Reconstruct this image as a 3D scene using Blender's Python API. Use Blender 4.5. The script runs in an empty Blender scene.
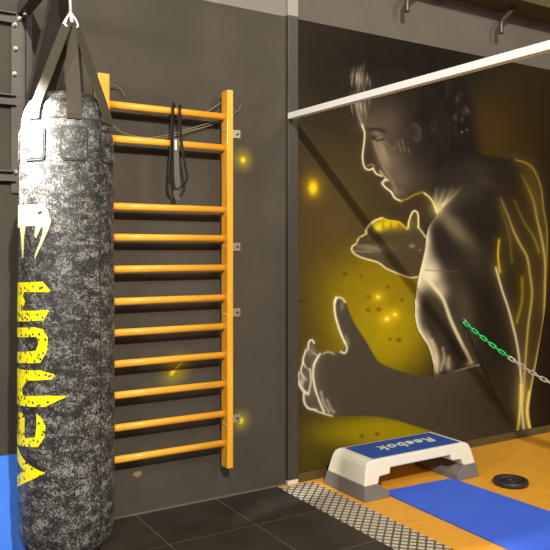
import bpy, bmesh, math, random
import numpy as np
from mathutils import Vector, Matrix
random.seed(7)
rng = np.random.default_rng(7)
scene = bpy.context.scene
COL = scene.collection
R_ = math.radians

# ------------------------------------------------------------------ camera model (measured from the photo)
FPX, YAW, CAMH, CAMD, HY, CXP = 719., R_(31.5), 1.45, 3.77, 251., 275.
FW = np.array([math.sin(YAW), math.cos(YAW), 0.]); RT = np.array([math.cos(YAW), -math.sin(YAW), 0.])
CAM = np.array([0., -CAMD, CAMH])

def on_y(px, py, Y=0.):                      # point of a plane parallel to the wall
    d = FW + RT*(px-CXP)/FPX + np.array([0, 0, 1.])*(HY-py)/FPX
    return CAM + d*((Y+CAMD)/d[1])

# ------------------------------------------------------------------ colour / material helpers
def lin(c):
    c = np.asarray(c, float)/255.
    return np.where(c <= .04045, c/12.92, ((c+.055)/1.055)**2.4)
def L4(c): return tuple(float(v) for v in lin(c)) + (1.,)

def material(name, rgb, rough=.6, metal=0., var=.0, vscale=8., bump=0., bscale=60., stretch=(1, 1, 1), spec=.5, coat=0.):
    m = bpy.data.materials.new(name); m.use_nodes = True
    nt = m.node_tree; b = nt.nodes['Principled BSDF']
    b.inputs['Base Color'].default_value = L4(rgb)
    b.inputs['Roughness'].default_value = rough; b.inputs['Metallic'].default_value = metal
    b.inputs['Specular IOR Level'].default_value = spec
    b.inputs['Coat Weight'].default_value = coat
    if var or bump:
        tc = nt.nodes.new('ShaderNodeTexCoord'); mp = nt.nodes.new('ShaderNodeMapping')
        mp.inputs['Scale'].default_value = stretch
        nt.links.new(tc.outputs['Object'], mp.inputs['Vector'])
    if var:
        n = nt.nodes.new('ShaderNodeTexNoise'); n.inputs['Scale'].default_value = vscale; n.inputs['Detail'].default_value = 6
        nt.links.new(mp.outputs[0], n.inputs['Vector'])
        r = nt.nodes.new('ShaderNodeValToRGB')
        c = lin(rgb)
        r.color_ramp.elements[0].position = .3; r.color_ramp.elements[1].position = .7
        r.color_ramp.elements[0].color = tuple(np.clip(c*(1-var), 0, 1))+(1.,)
        r.color_ramp.elements[1].color = tuple(np.clip(c*(1+var), 0, 1))+(1.,)
        nt.links.new(n.outputs['Fac'], r.inputs['Fac']); nt.links.new(r.outputs['Color'], b.inputs['Base Color'])
    if bump:
        n2 = nt.nodes.new('ShaderNodeTexNoise'); n2.inputs['Scale'].default_value = bscale; n2.inputs['Detail'].default_value = 4
        nt.links.new(mp.outputs[0], n2.inputs['Vector'])
        bp = nt.nodes.new('ShaderNodeBump'); bp.inputs['Strength'].default_value = bump; bp.inputs['Distance'].default_value = .01
        nt.links.new(n2.outputs['Fac'], bp.inputs['Height']); nt.links.new(bp.outputs[0], b.inputs['Normal'])
    return m

class NB:                                     # small node-graph builder
    def __init__(s, name):
        s.m = bpy.data.materials.new(name); s.m.use_nodes = True
        s.nt = s.m.node_tree; s.b = s.nt.nodes['Principled BSDF']
        s.tc = s.nt.nodes.new('ShaderNodeTexCoord'); s.P = s.tc.outputs['Object']
    def lk(s, a, b): s.nt.links.new(a, b)
    def put(s, v, sock):
        if isinstance(v, (int, float)): sock.default_value = v
        elif isinstance(v, (tuple, list)): sock.default_value = v
        else: s.lk(v, sock)
    def math(s, op, a, b=0., clamp=False):
        n = s.nt.nodes.new('ShaderNodeMath'); n.operation = op; n.use_clamp = clamp
        s.put(a, n.inputs[0]); s.put(b, n.inputs[1]); return n.outputs[0]
    def sep(s, v=None):
        n = s.nt.nodes.new('ShaderNodeSeparateXYZ'); s.lk(v or s.P, n.inputs[0]); return n.outputs
    def comb(s, x, y, z):
        n = s.nt.nodes.new('ShaderNodeCombineXYZ')
        for v, i in zip((x, y, z), n.inputs): s.put(v, i)
        return n.outputs[0]
    def noise(s, scale, detail=4, v=None, rough=.5):
        n = s.nt.nodes.new('ShaderNodeTexNoise'); n.inputs['Scale'].default_value = scale
        n.inputs['Detail'].default_value = detail; n.inputs['Roughness'].default_value = rough
        s.lk(v or s.P, n.inputs['Vector']); return n.outputs['Fac']
    def map(s, scale=(1, 1, 1), rot=(0, 0, 0), v=None):
        n = s.nt.nodes.new('ShaderNodeMapping'); n.inputs['Scale'].default_value = scale; n.inputs['Rotation'].default_value = rot
        s.lk(v or s.P, n.inputs['Vector']); return n.outputs[0]
    def ramp(s, f, stops, const=False):
        n = s.nt.nodes.new('ShaderNodeValToRGB')
        if const: n.color_ramp.interpolation = 'CONSTANT'
        e = n.color_ramp.elements
        while len(e) < len(stops): e.new(.5)
        for el, (p, c) in zip(e, stops): el.position = p; el.color = c
        s.lk(f, n.inputs['Fac']); return n.outputs['Color']
    def mix(s, f, a, b):
        n = s.nt.nodes.new('ShaderNodeMix'); n.data_type = 'RGBA'
        s.put(f, n.inputs[0]); s.put(a, n.inputs[6]); s.put(b, n.inputs[7]); return n.outputs[2]
    def bump(s, h, strength=.3, dist=.01):
        n = s.nt.nodes.new('ShaderNodeBump'); n.inputs['Strength'].default_value = strength; n.inputs['Distance'].default_value = dist
        s.lk(h, n.inputs['Height']); s.lk(n.outputs[0], s.b.inputs['Normal'])
    def done(s, col=None, rough=.6, metal=0., spec=.5):
        if col is not None: s.put(col, s.b.inputs['Base Color'])
        s.put(rough, s.b.inputs['Roughness']); s.put(metal, s.b.inputs['Metallic']); s.b.inputs['Specular IOR Level'].default_value = spec
        return s.m

# ------------------------------------------------------------------ mesh helpers
def link(o, parent=None):
    COL.objects.link(o)
    if parent is not None: o.parent = parent
    return o
def from_bm(name, bm, mat, parent=None, smooth=False, bevel=0., sub=0):
    bmesh.ops.recalc_face_normals(bm, faces=bm.faces[:])
    me = bpy.data.meshes.new(name); bm.to_mesh(me); bm.free()
    if smooth:
        for p in me.polygons: p.use_smooth = True
    me.materials.append(mat)
    o = bpy.data.objects.new(name, me); link(o, parent)
    if bevel:
        md = o.modifiers.new('bevel', 'BEVEL'); md.width = bevel; md.segments = 3; md.limit_method = 'ANGLE'; md.angle_limit = R_(40)
        md.harden_normals = False
    if sub:
        md = o.modifiers.new('sub', 'SUBSURF'); md.levels = sub; md.render_levels = sub
    return o
def tag(o, label, cat, group=None):
    o['label'] = label; o['category'] = cat
    if group: o['group'] = group
    return o
def structure(o): o['kind'] = 'structure'; return o
def empty(name, loc, label, cat, group=None):
    o = bpy.data.objects.new(name, None); o.location = loc; o.empty_display_size = .1; link(o)
    return tag(o, label, cat, group)
def box(bm, lo, hi, M=None):
    lo = Vector(lo); hi = Vector(hi)
    vs = [bm.verts.new((x, y, z)) for x in (lo.x, hi.x) for y in (lo.y, hi.y) for z in (lo.z, hi.z)]
    for f in ((0, 1, 3, 2), (4, 6, 7, 5), (0, 4, 5, 1), (2, 3, 7, 6), (0, 2, 6, 4), (1, 5, 7, 3)): bm.faces.new([vs[i] for i in f])
    if M is not None:
        for v in vs: v.co = M @ v.co
    return vs
def boxobj(name, lo, hi, mat, parent=None, bevel=0., M=None):
    bm = bmesh.new(); box(bm, lo, hi, M); return from_bm(name, bm, mat, parent, bevel=bevel)
def frame_of(t):
    t = t.normalized(); u = Vector((0, 0, 1))
    if abs(t.dot(u)) > .95: u = Vector((1, 0, 0))
    a = t.cross(u).normalized(); b = a.cross(t).normalized(); return a, b
def tube(bm, pts, r, n=10, closed=False, ry=None):
    pts = [Vector(p) for p in pts]; N = len(pts); rings = []
    a = None
    for i, p in enumerate(pts):
        if closed: t = pts[(i+1) % N]-pts[i-1]
        else: t = pts[min(i+1, N-1)]-pts[max(i-1, 0)]
        t.normalize()
        if a is None: a, b = frame_of(t)
        else:
            a = (a-t*a.dot(t)).normalized(); b = a.cross(t).normalized()
        rings.append([bm.verts.new(p + a*math.cos(2*math.pi*k/n)*r + b*math.sin(2*math.pi*k/n)*(ry or r)) for k in range(n)])
    for i in range(N if closed else N-1):
        A = rings[i]; B = rings[(i+1) % N]
        for k in range(n): bm.faces.new((A[k], A[(k+1) % n], B[(k+1) % n], B[k]))
    if not closed:
        bm.faces.new(rings[0][::-1]); bm.faces.new(rings[-1])
def lathe(bm, prof, n=48, axis_loc=(0, 0, 0)):
    rings = []; ox, oy, oz = axis_loc
    for r, z in prof:
        if r < 1e-6: rings.append([bm.verts.new((ox, oy, oz+z))])
        else: rings.append([bm.verts.new((ox+r*math.cos(2*math.pi*k/n), oy+r*math.sin(2*math.pi*k/n), oz+z)) for k in range(n)])
    for A, B in zip(rings, rings[1:]):
        for k in range(n):
            k2 = (k+1) % n
            if len(A) == 1 and len(B) == 1: continue
            if len(A) == 1: bm.faces.new((A[0], B[k], B[k2]))
            elif len(B) == 1: bm.faces.new((A[k], A[k2], B[0]))
            else: bm.faces.new((A[k], A[k2], B[k2], B[k]))
def prism(bm, poly, y0, y1, fn=lambda x, y, z: (x, y, z)):
    A = [bm.verts.new(fn(x, y0, z)) for x, z in poly]; B = [bm.verts.new(fn(x, y1, z)) for x, z in poly]
    bm.faces.new(A); bm.faces.new(B[::-1]); n = len(poly)
    for i in range(n): bm.faces.new((A[i], B[i], B[(i+1) % n], A[(i+1) % n]))
def ribbon(bm, pts, w_dirs, width, thick, n_dirs):
    """flat band following pts; w_dirs: width direction, n_dirs: thickness direction"""
    rings = []
    for p, w, n in zip(pts, w_dirs, n_dirs):
        p = Vector(p); w = Vector(w).normalized()*width/2; n = Vector(n).normalized()*thick/2
        rings.append([bm.verts.new(p+w+n), bm.verts.new(p-w+n), bm.verts.new(p-w-n), bm.verts.new(p+w-n)])
    for A, B in zip(rings, rings[1:]):
        for k in range(4): bm.faces.new((A[k], A[(k+1) % 4], B[(k+1) % 4], B[k]))
    bm.faces.new(rings[0][::-1]); bm.faces.new(rings[-1])
def smooth_path(pts, n=8):
    P = [np.array(p, float) for p in pts]; out = []
    P = [2*P[0]-P[1]] + P + [2*P[-1]-P[-2]]
    for i in range(1, len(P)-2):
        for k in range(n):
            t = k/n
            out.append(.5*((2*P[i])+(-P[i-1]+P[i+1])*t+(2*P[i-1]-5*P[i]+4*P[i+1]-P[i+2])*t*t+(-P[i-1]+3*P[i]-3*P[i+1]+P[i+2])*t**3))
    out.append(P[-2]); return out

# ------------------------------------------------------------------ materials
ZP = 2.905                                   # top of the dark paint
X_COL0, X_COL1 = 2.390, 2.467                # pillar
DARK = (78, 72, 63)

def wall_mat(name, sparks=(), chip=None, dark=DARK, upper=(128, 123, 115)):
    g = NB(name); x, y, z = g.sep()
    n = g.noise(2.2, 6); n2 = g.noise(30, 3, g.map((1, 1, .3)))
    d = g.ramp(n, [(.3, L4(tuple(v*.9 for v in dark))), (.7, L4(tuple(v*1.06 for v in dark)))])
    d = g.mix(g.math('MULTIPLY', n2, .25), d, L4(tuple(v*.8 for v in dark)))
    for (sx, sz, r, core, ang, st) in sparks:   # spray-painted yellow sparks
        u = g.math('SUBTRACT', x, sx); w = g.math('SUBTRACT', z, sz)
        ca, sa = math.cos(ang), math.sin(ang)
        uu = g.math('ADD', g.math('MULTIPLY', u, ca), g.math('MULTIPLY', w, sa))
        ww = g.math('SUBTRACT', g.math('MULTIPLY', w, ca), g.math('MULTIPLY', u, sa))
        dd = g.math('SQRT', g.math('ADD', g.math('POWER', g.math('DIVIDE', uu, st), 2.), g.math('POWER', ww, 2.)))
        halo = g.math('POWER', g.math('SUBTRACT', 1., g.math('DIVIDE', dd, r), True), 2.)
        d = g.mix(g.math('MULTIPLY', halo, .9), d, L4((176, 158, 6)))
        cr = g.math('SUBTRACT', 1., g.math('DIVIDE', dd, core), True)
        d = g.mix(cr, d, L4((250, 226, 60)))
    if chip:
        u = g.math('SUBTRACT', x, chip[0]); w = g.math('MULTIPLY', g.math('SUBTRACT', z, chip[1]), 1.6)
        dd = g.math('SQRT', g.math('ADD', g.math('POWER', u, 2.), g.math('POWER', w, 2.)))
        dd = g.math('ADD', dd, g.math('MULTIPLY', g.math('SUBTRACT', g.noise(40, 2), .5), .03))
        d = g.mix(g.math('LESS_THAN', dd, .024), d, L4((150, 125, 95)))
    edge = g.math('ADD', z, g.math('MULTIPLY', g.math('SUBTRACT', g.noise(6, 3), .5), .012))
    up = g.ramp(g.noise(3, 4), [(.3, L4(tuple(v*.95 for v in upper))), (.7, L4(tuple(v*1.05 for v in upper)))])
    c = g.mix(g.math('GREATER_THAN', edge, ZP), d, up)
    g.bump(g.noise(90, 3), .12, .004)
    return g.done(c, .68, spec=.18)

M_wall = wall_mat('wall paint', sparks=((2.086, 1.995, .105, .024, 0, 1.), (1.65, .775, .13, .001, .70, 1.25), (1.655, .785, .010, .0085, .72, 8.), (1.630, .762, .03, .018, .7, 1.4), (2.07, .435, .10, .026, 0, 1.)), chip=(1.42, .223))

g = NB('pillar paint'); x, y, z = g.sep()
c = g.mix(g.math('GREATER_THAN', z, ZP+.005), L4((64, 58, 51)), L4((150, 145, 137)))
c = g.mix(g.math('LESS_THAN', z, .03), c, L4((215, 208, 195)))
M_pillar = g.done(c, .45)

g = NB('rubber tiles'); x, y, z = g.sep()
def groove(g, v, off, pitch, w):
    f = g.math('FRACT', g.math('DIVIDE', g.math('SUBTRACT', v, off), pitch))
    f = g.math('ABSOLUTE', g.math('SUBTRACT', f, .5))
    return g.math('GREATER_THAN', f, .5-w/pitch)
gr = g.math('MAXIMUM', groove(g, x, 1.41, .495, .004), groove(g, y, -.47, .495, .004))
base = g.ramp(g.noise(5, 6), [(.3, L4((42, 37, 32))), (.7, L4((56, 49, 42)))])
flecks = g.math('GREATER_THAN', g.noise(140, 2), .74)
base = g.mix(flecks, base, L4((120, 108, 95)))
c = g.mix(gr, base, L4((84, 76, 66)))
g.bump(g.math('SUBTRACT', g.noise(200, 2), g.math('MULTIPLY', gr, 2.)), .3, .004)
M_rubber = g.done(c, .5, spec=.4)

g = NB('wood floor'); x, y, z = g.sep()
gn = g.noise(7, 6, g.map((1, 9, 1)))
c = g.ramp(gn, [(.3, L4((216, 148, 42))), (.7, L4((232, 168, 58)))])
sp = g.math('GREATER_THAN', g.noise(55, 3), .73)
c = g.mix(g.math('MULTIPLY', sp, .35), c, L4((150, 92, 34)))
g.bump(gn, .05, .003)
M_wood_floor = g.done(c, .42, spec=.4)

g = NB('checker plate'); v = g.map((1/.042, 1/.042, 1), (0, 0, R_(45))); x, y, z = g.sep(v)
fx = g.math('ABSOLUTE', g.math('SUBTRACT', g.math('FRACT', x), .5)); fy = g.math('ABSOLUTE', g.math('SUBTRACT', g.math('FRACT', y), .5))
h = g.math('MULTIPLY', g.math('LESS_THAN', fx, .37), g.math('LESS_THAN', fy, .31))
c = g.mix(h, L4((96, 86, 70)), L4((206, 197, 178)))
g.bump(h, .5, .003)
M_plate = g.done(c, .45, .1)

M_beam = material('brown timber', (78, 68, 36), .7, var=.2, vscale=6, stretch=(1, 6, 6))
M_white_bar = material('white painted bar', (254, 253, 250), .4)
M_black_steel = material('black steel', (52, 48, 44), .42, var=.15, vscale=10)
M_brace = material('worn black steel', (70, 66, 60), .4, var=.12, vscale=10)
M_grey_steel = material('grey painted steel', (84, 78, 70), .5, var=.1)
M_bolt = material('zinc bolt', (205, 198, 185), .35, .5)
M_wood = material('amber varnished pine', (246, 172, 44), .35, var=.14, vscale=5, stretch=(8, 8, .7), coat=.2)
M_rung = material('amber varnished rung', (246, 174, 50), .35, var=.12, vscale=6, stretch=(.7, 8, 8), coat=.2)
M_bracket = material('galvanised bracket', (175, 168, 150), .4, .6)
M_webbing = material('grey webbing', (70, 63, 49), .75, var=.1, vscale=90, bump=.3, bscale=300)
M_band = material('black webbing', (38, 35, 32), .5, var=.2, vscale=60)
M_bandgrey = material('grey webbing face', (92, 87, 80), .5, var=.2, vscale=60)
M_white = material('white fabric label', (235, 232, 225), .6)
M_wire = material('bare wire', (150, 140, 115), .4, .2)
M_hook = material('white coated hook', (230, 228, 222), .3)
M_matblue = material('blue foam', (58, 98, 214), .7, var=.07, vscale=5, bump=.15, bscale=250)
M_stepwhite = material('ivory plastic', (226, 218, 200), .45, var=.03, vscale=20)
M_stepgrey = material('grey plastic', (112, 108, 104), .55, var=.06, vscale=25)
M_stepblue = material('blue rubber', (38, 76, 158), .6, var=.1, vscale=60, bump=.3, bscale=300)
M_steptext = material('pale print', (222, 214, 188), .55)
M_iron = material('black iron plate', (42, 38, 35), .45, var=.2, vscale=30)
M_green = material('green plastic', (34, 214, 104), .4)
M_linkwhite = material('white plastic', (235, 228, 212), .4)
M_pipe = material('bronze pipe', (84, 70, 58), .4, .4)

# blue mat with upright ribs
g = NB('ribbed blue mat'); x, y, z = g.sep()
w = g.math('SINE', g.math('MULTIPLY', x, 420.))
c = g.ramp(g.noise(6, 4), [(.3, L4((60, 116, 222))), (.7, L4((72, 130, 234)))])
g.bump(w, .15, .002); M_ribmat = g.done(c, .75, spec=.2)

# pixel camouflage of the bag
def camo(name):
    g = NB(name)
    v = g.map((1/.0048, 1/.0048, 1/.0048)); n = g.nt.nodes.new('ShaderNodeVectorMath'); n.operation = 'FLOOR'; g.lk(v, n.inputs[0])
    wn = g.nt.nodes.new('ShaderNodeTexWhiteNoise'); wn.noise_dimensions = '3D'; g.lk(n.outputs[0], wn.inputs['Vector'])
    cell = g.map((.0048, .0048, .0048), v=n.outputs[0])
    big = g.noise(17, 5, g.map((1, 1, 1.6), (0.5, .4, 0), v=cell), .62)
    mid = g.noise(70, 2, cell)
    f = g.math('ADD', g.math('MULTIPLY', big, 1.0), g.math('ADD', g.math('MULTIPLY', wn.outputs['Value'], .34), g.math('MULTIPLY', mid, .42)))
    f = g.math('SUBTRACT', f, .36)
    c = g.ramp(f, [(.40, L4((32, 30, 29))), (.50, L4((54, 52, 50))), (.61, L4((88, 86, 83))), (.75, L4((138, 136, 132)))])
    g.bump(g.noise(160, 3), .25, .004)
    return g, c
g, c = camo('pixel camouflage vinyl'); M_camo = g.done(c, .45, spec=.65)
g, c = camo('pixel camouflage print')
wn = g.nt.nodes.new('ShaderNodeTexWhiteNoise'); wn.noise_dimensions = '3D'
nv = g.nt.nodes.new('ShaderNodeVectorMath'); nv.operation = 'FLOOR'; g.lk(g.map((1/.009, 1/.009, 1/.009), (.3, .2, .78)), nv.inputs[0]); g.lk(nv.outputs[0], wn.inputs['Vector'])
hole = g.math('GREATER_THAN', g.math('ADD', wn.outputs['Value'], g.math('MULTIPLY', g.noise(14, 2), .5)), 1.12)
M_print = g.done(g.mix(hole, L4((250, 236, 6)), c), .4)
M_snake = material('pale yellow print', (250, 244, 176), .4)
M_seam = material('dark stitching', (40, 38, 36), .6)

# ------------------------------------------------------------------ setting
XL, XR, YF = -1.6, 5.6, -7.
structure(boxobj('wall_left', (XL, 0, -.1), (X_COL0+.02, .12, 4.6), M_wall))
structure(boxobj('wall_right', (X_COL1-.02, .004, -.1), (XR, .12, 4.6), wall_mat('wall paint shaded beyond pillar', upper=(98, 92, 85))))  # upper colour darker than on wall_left: weaker light painted into it
structure(boxobj('trim_1', (X_COL0, -.024, 0), (X_COL1, .02, 4.6), M_pillar, bevel=.004))
structure(boxobj('floor_left', (XL, YF, -.1), (2.325, 0, 0), M_rubber))
structure(boxobj('floor_right', (2.325, YF, -.1), (XR, .004, 0), M_wood_floor))
structure(boxobj('trim_2', (XL, -.260, 3.268), (XR, .0, 3.62), M_beam, bevel=.006))

structure(boxobj('trim_3', (XL, -.006, 0), (X_COL0, .002, .009), material('joint sealant', (104, 94, 78), .6, var=.15)))
strip = boxobj('threshold_plate', (2.318, -4.5, 0), (2.562, -.046, .004), M_plate, bevel=.002)
tag(strip, 'bright diamond-pattern metal threshold strip between black rubber tiles and wood floor', 'threshold')

# ------------------------------------------------------------------ mural (painted on the wall, one thin painted sheet)
def polydist(px, py, pts, closed=False):
    d = np.full(px.shape, 1e9); P = list(pts)
    if closed: P = P+[P[0]]
    for (x0, y0), (x1, y1) in zip(P, P[1:]):
        dx, dy = x1-x0, y1-y0; l = dx*dx+dy*dy+1e-9
        t = np.clip(((px-x0)*dx+(py-y0)*dy)/l, 0, 1)
        d = np.minimum(d, np.hypot(px-x0-t*dx, py-y0-t*dy))
    return d
def inside(px, py, pts):
    r = np.zeros(px.shape, bool); n = len(pts)
    for i in range(n):
        x0, y0 = pts[i]; x1, y1 = pts[(i+1) % n]
        if y0 == y1: continue
        c = ((y0 > py) != (y1 > py)) & (px < (x1-x0)*(py-y0)/(y1-y0)+x0)
        r ^= c
    return r
def crv(pts, n=6): return [tuple(p) for p in smooth_path(pts, n)]

def paint_mural(px, py):
    """the painter's own colours, traced in the photo's frame and returned as linear paint"""
    N = px.size
    C = np.zeros((N, 3))
    def blob(cx, cy, rx, ry, col, k=1., p=1.):
        w = k*np.exp(-(((px-cx)/rx)**2+((py-cy)/ry)**2)**p)[:, None]
        C[:] = C*(1-w)+np.array(col, float)*w
    def fill(poly, col, soft=.8, k=1.):
        ins = inside(px, py, poly); d = polydist(px, py, poly, True)
        w = np.clip(np.where(ins, .5+d/(2*soft), .5-d/(2*soft)), 0, 1)*k
        C[:] = C*(1-w[:, None])+np.array(col, float)*w[:, None]
        return ins
    def stroke(pts, col, core=1.1, glow=0., gk=.3, k=1., mask=None):
        d = polydist(px, py, pts)
        w = np.exp(-(d/core)**2)*k
        if glow: w = np.maximum(w, gk*np.exp(-d/glow))
        if mask is not None: w = w*mask
        C[:] = C*(1-w[:, None])+np.array(col, float)*w[:, None]
    # ---- sprayed background
    C[:] = (58, 50, 38)
    blob(330, 70, 60, 70, (48, 42, 34))
    blob(420, 60, 90, 55, (32, 27, 22))
    blob(335, 215, 60, 75, (98, 82, 44), .85)
    blob(330, 330, 50, 60, (106, 90, 28), .8)
    blob(384, 325, 54, 62, (168, 150, 2), 1., 1.6)
    blob(375, 285, 60, 36, (152, 132, 4), .8)
    blob(500, 135, 40, 42, (86, 64, 10), .8)
    blob(540, 120, 40, 60, (48, 34, 12), .6)
    blob(455, 205, 30, 30, (66, 54, 26), .8)
    blob(320, 455, 40, 45, (92, 80, 22), .9)
    blob(385, 432, 70, 20, (168, 150, 2), .95, 1.6)
    blob(568, 330, 34, 220, (40, 25, 10), .95, 2.)
    blob(300, 300, 10, 200, (92, 76, 46), .4)
    for (x, y, r, c) in ((368, 310, 2.4, (120, 92, 20)), (379, 309.5, 2.6, (112, 84, 20)), (388, 287, 2.2, (120, 92, 20)), (399, 340, 3, (120, 96, 18)),
                         (390, 339, 2, (126, 98, 18)), (415, 354, 2, (130, 100, 20)), (345, 274, 2.6, (100, 82, 30)), (361, 276, 1.6, (120, 90, 20)),
                         (369, 297, 2, (120, 95, 20)), (362, 436, 2.6, (120, 96, 20)), (377, 434, 2.4, (116, 92, 20)), (402, 300, 2, (118, 90, 20))):
        blob(x, y, r, r*.8, c, .85, 1.5)
    for (x, y, r) in ((387, 319, 3.4), (395, 314.5, 2.2), (378, 297, 2.4)):
        blob(x, y, r*2.6, r*2.6, (236, 196, 20), .6); blob(x, y, r*.7, r*.7, (255, 244, 150), 1.)
    blob(313, 187, 10, 13, (176, 140, 20), .75); blob(313, 188, 4.6, 7, (255, 214, 30), 1., 1.2)
    stroke([(296, 301), (306, 301)], (64, 54, 36), .8)
    # ---- figure masses
    hair = crv([(352, 112), (350, 88), (354, 66), (362, 58), (378, 54), (405, 58), (440, 66), (462, 80), (472, 104), (474, 130), (478, 156), (470, 186), (448, 200), (420, 190), (380, 150), (358, 120)])
    fill(hair, (34, 29, 25), 6.)
    body = crv([(423, 192), (431.6, 200), (437, 212.7), (429, 226.7), (425, 244.5), (422, 262), (417.6, 283), (415, 308), (417.6, 328), (428, 346), (433, 362), (434, 377), (440, 400), (480, 437), (520, 444), (532, 436), (529.6, 407), (537, 359), (545, 308), (546, 270), (547, 232), (543.6, 209), (541, 188), (532, 168), (522, 160.5), (499, 158), (474, 153), (450, 150), (425, 170)])
    b_in = inside(px, py, body)
    fill(body, (40, 34, 29), 1.2)
    bm_ = b_in.astype(float)
    def bblob(cx, cy, rx, ry, col, k=1., p=1., ang=0.):
        ca, sa = math.cos(ang), math.sin(ang)
        u = (px-cx)*ca+(py-cy)*sa; v = -(px-cx)*sa+(py-cy)*ca
        w = (k*np.exp(-((u/rx)**2+(v/ry)**2)**p)*bm_)[:, None]
        C[:] = C*(1-w)+np.array(col, float)*w
    bblob(455, 190, 26, 26, (58, 52, 47), .9)
    bblob(476, 190, 16, 12, (74, 66, 60), .6, 1., .4)
    bblob(490, 183, 14, 6, (104, 92, 82), .6, 1., .4); bblob(478, 168, 26, 8, (78, 68, 58), .6, 1., .2)
    bblob(458, 232, 30, 9, (140, 128, 102), .8, 1., .75)
    bblob(450, 222, 12, 7, (120, 110, 90), .6, 1., .3)
    bblob(474, 262, 24, 12, (84, 74, 58), .6, 1., 1.)
    bblob(466, 310, 12, 44, (92, 83, 68), .8, 1., -.3)
    bblob(505, 215, 26, 60, (44, 36, 22), .8)
    bblob(528, 300, 20, 110, (62, 48, 10), .75)
    bblob(490, 330, 14, 60, (42, 35, 25), .85)
    bblob(480, 410, 34, 26, (64, 55, 43), .7)
    bblob(532, 190, 9, 34, (92, 76, 18), .8, 1., -.25)
    # bright skin along the shoulder and the arm
    left = crv([(437, 213), (429, 227), (425, 245), (422, 262), (417.6, 283), (415, 308), (417.6, 328), (428, 346), (433, 362)])
    d = polydist(px, py, left)
    wid = 3+8.5*np.clip((py-222)/45, 0, 1)*np.clip((320-py)/30, .35, 1)
    w = (np.exp(-(d/wid)**1.4)*.97*bm_*np.clip((py-200)/40, .35, 1))[:, None]
    C[:] = C*(1-w)+np.array((242, 234, 204.))*w
    bblob(431, 275, 12, 15, (232, 224, 192), .95)
    bblob(440, 290, 10, 8, (190, 178, 146), .8, 1., .8)
    bblob(442, 244, 8, 26, (50, 43, 37), .9, 1.3, -.25)
    bblob(432, 309, 9.5, 21, (66, 57, 45), .95, 1.6, -.25)
    bblob(441, 334, 8, 20, (70, 61, 48), .9, 1.2, -.35)
    bblob(430, 342, 3, 12, (196, 184, 150), .7, 1., -.3)
    bblob(436, 362, 4.5, 14, (206, 196, 160), .75, 1., -.05)
    bblob(448, 364, 5, 9, (176, 164, 132), .7, 1., -.3)
    bblob(442, 352, 2., 8, (80, 70, 55), .6)
    for pts, k in ((((432, 340), (436, 352), (437, 372)), .6), (((443, 348), (444, 358), (441, 370)), .5), (((449, 357), (448, 368)), .4)):
        stroke(crv(pts), (216, 204, 170), 1.6, k=k, mask=bm_)
    ridge = crv([(426, 278), (434, 287), (443, 299), (450.7, 320), (460, 340), (468, 356), (471, 362)])
    stroke(ridge, (226, 216, 184), 2.4, 5., .35, .92, mask=bm_)
    bblob(470, 364, 5, 3, (214, 202, 174), .7)
    stroke(crv([(434, 378), (448, 375), (460, 370), (479, 365)]), (206, 194, 170), .9, k=.8, mask=bm_)
    stroke(crv([(426, 270), (440, 271), (458, 272)]), (110, 100, 82), .7, k=.5, mask=bm_)
    # tendons at the neck
    for a_, b_ in (((437, 211), (444, 190)), ((440, 210), (452, 189)), ((436, 207), (437, 188)), ((443, 205), (462, 186))):
        stroke(crv([a_, ((a_[0]+b_[0])/2-1, (a_[1]+b_[1])/2+2), b_]), (216, 206, 158), 2.6, 5., .3, .75, np.clip((py-184)/22, 0, 1))
    stroke(crv([(423, 192), (431.6, 200), (437, 212.7)]), (226, 214, 140), 1.1, 3., .3)
    blob(452, 146, 20, 22, (34, 29, 25), .85)
    # ---- lowered arm with the thumb up
    arm = crv([(311, 339), (305, 346), (303, 360), (298, 374), (299, 386), (303, 393), (304, 402), (308, 409), (322, 413), (334, 416), (352, 416), (373, 416), (395, 420), (412, 425), (440, 434), (470, 446)], 4) + \
        [(518, 440), (514, 420), (500, 392), (479, 366)] + crv([(460, 370), (434, 377), (412, 374.5), (400, 371), (388, 367), (378, 361), (371, 350), (364, 338), (356, 326), (350, 314), (346, 303), (342, 298), (337.5, 297.5), (334.5, 303), (335.5, 316), (340, 331), (345, 343), (344, 350), (339, 353), (326, 352), (318, 352)], 4)
    fill(arm, (86, 77, 65), .9)
    for (x, y, rx, ry, k) in ((512, 415, 16, 40, .9), (496, 382, 18, 22, .9), (520, 400, 10, 40, .8)):
        blob(x, y, rx, ry, (56, 48, 34), k)
    a_in = inside(px, py, arm).astype(float)
    def ablob(cx, cy, rx, ry, col, k=1., p=1.):
        w = (k*np.exp(-(((px-cx)/rx)**2+((py-cy)/ry)**2)**p)*a_in)[:, None]
        C[:] = C*(1-w)+np.array(col, float)*w
    ablob(500, 415, 60, 40, (66, 58, 45), .85)
    W = (244, 238, 214)
    stroke(crv([(336, 297.5), (334.5, 304), (335.5, 316), (340, 331), (345, 343)]), W, 1.2, 2.5, .2)
    stroke(crv([(334.6, 303), (337, 298), (342, 298.5), (345, 302)]), W, 1.2, k=.8)
    stroke(crv([(345, 342), (347, 348), (345, 353), (341, 352)]), W, 1.2, k=.85)
    stroke(crv([(346, 336), (349, 344)]), (180, 168, 146), 1.2, k=.5)
    ablob(342, 306, 2.4, 5, (150, 140, 122), .7)
    ablob(311, 376, 9, 36, (120, 108, 92), .6)
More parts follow.
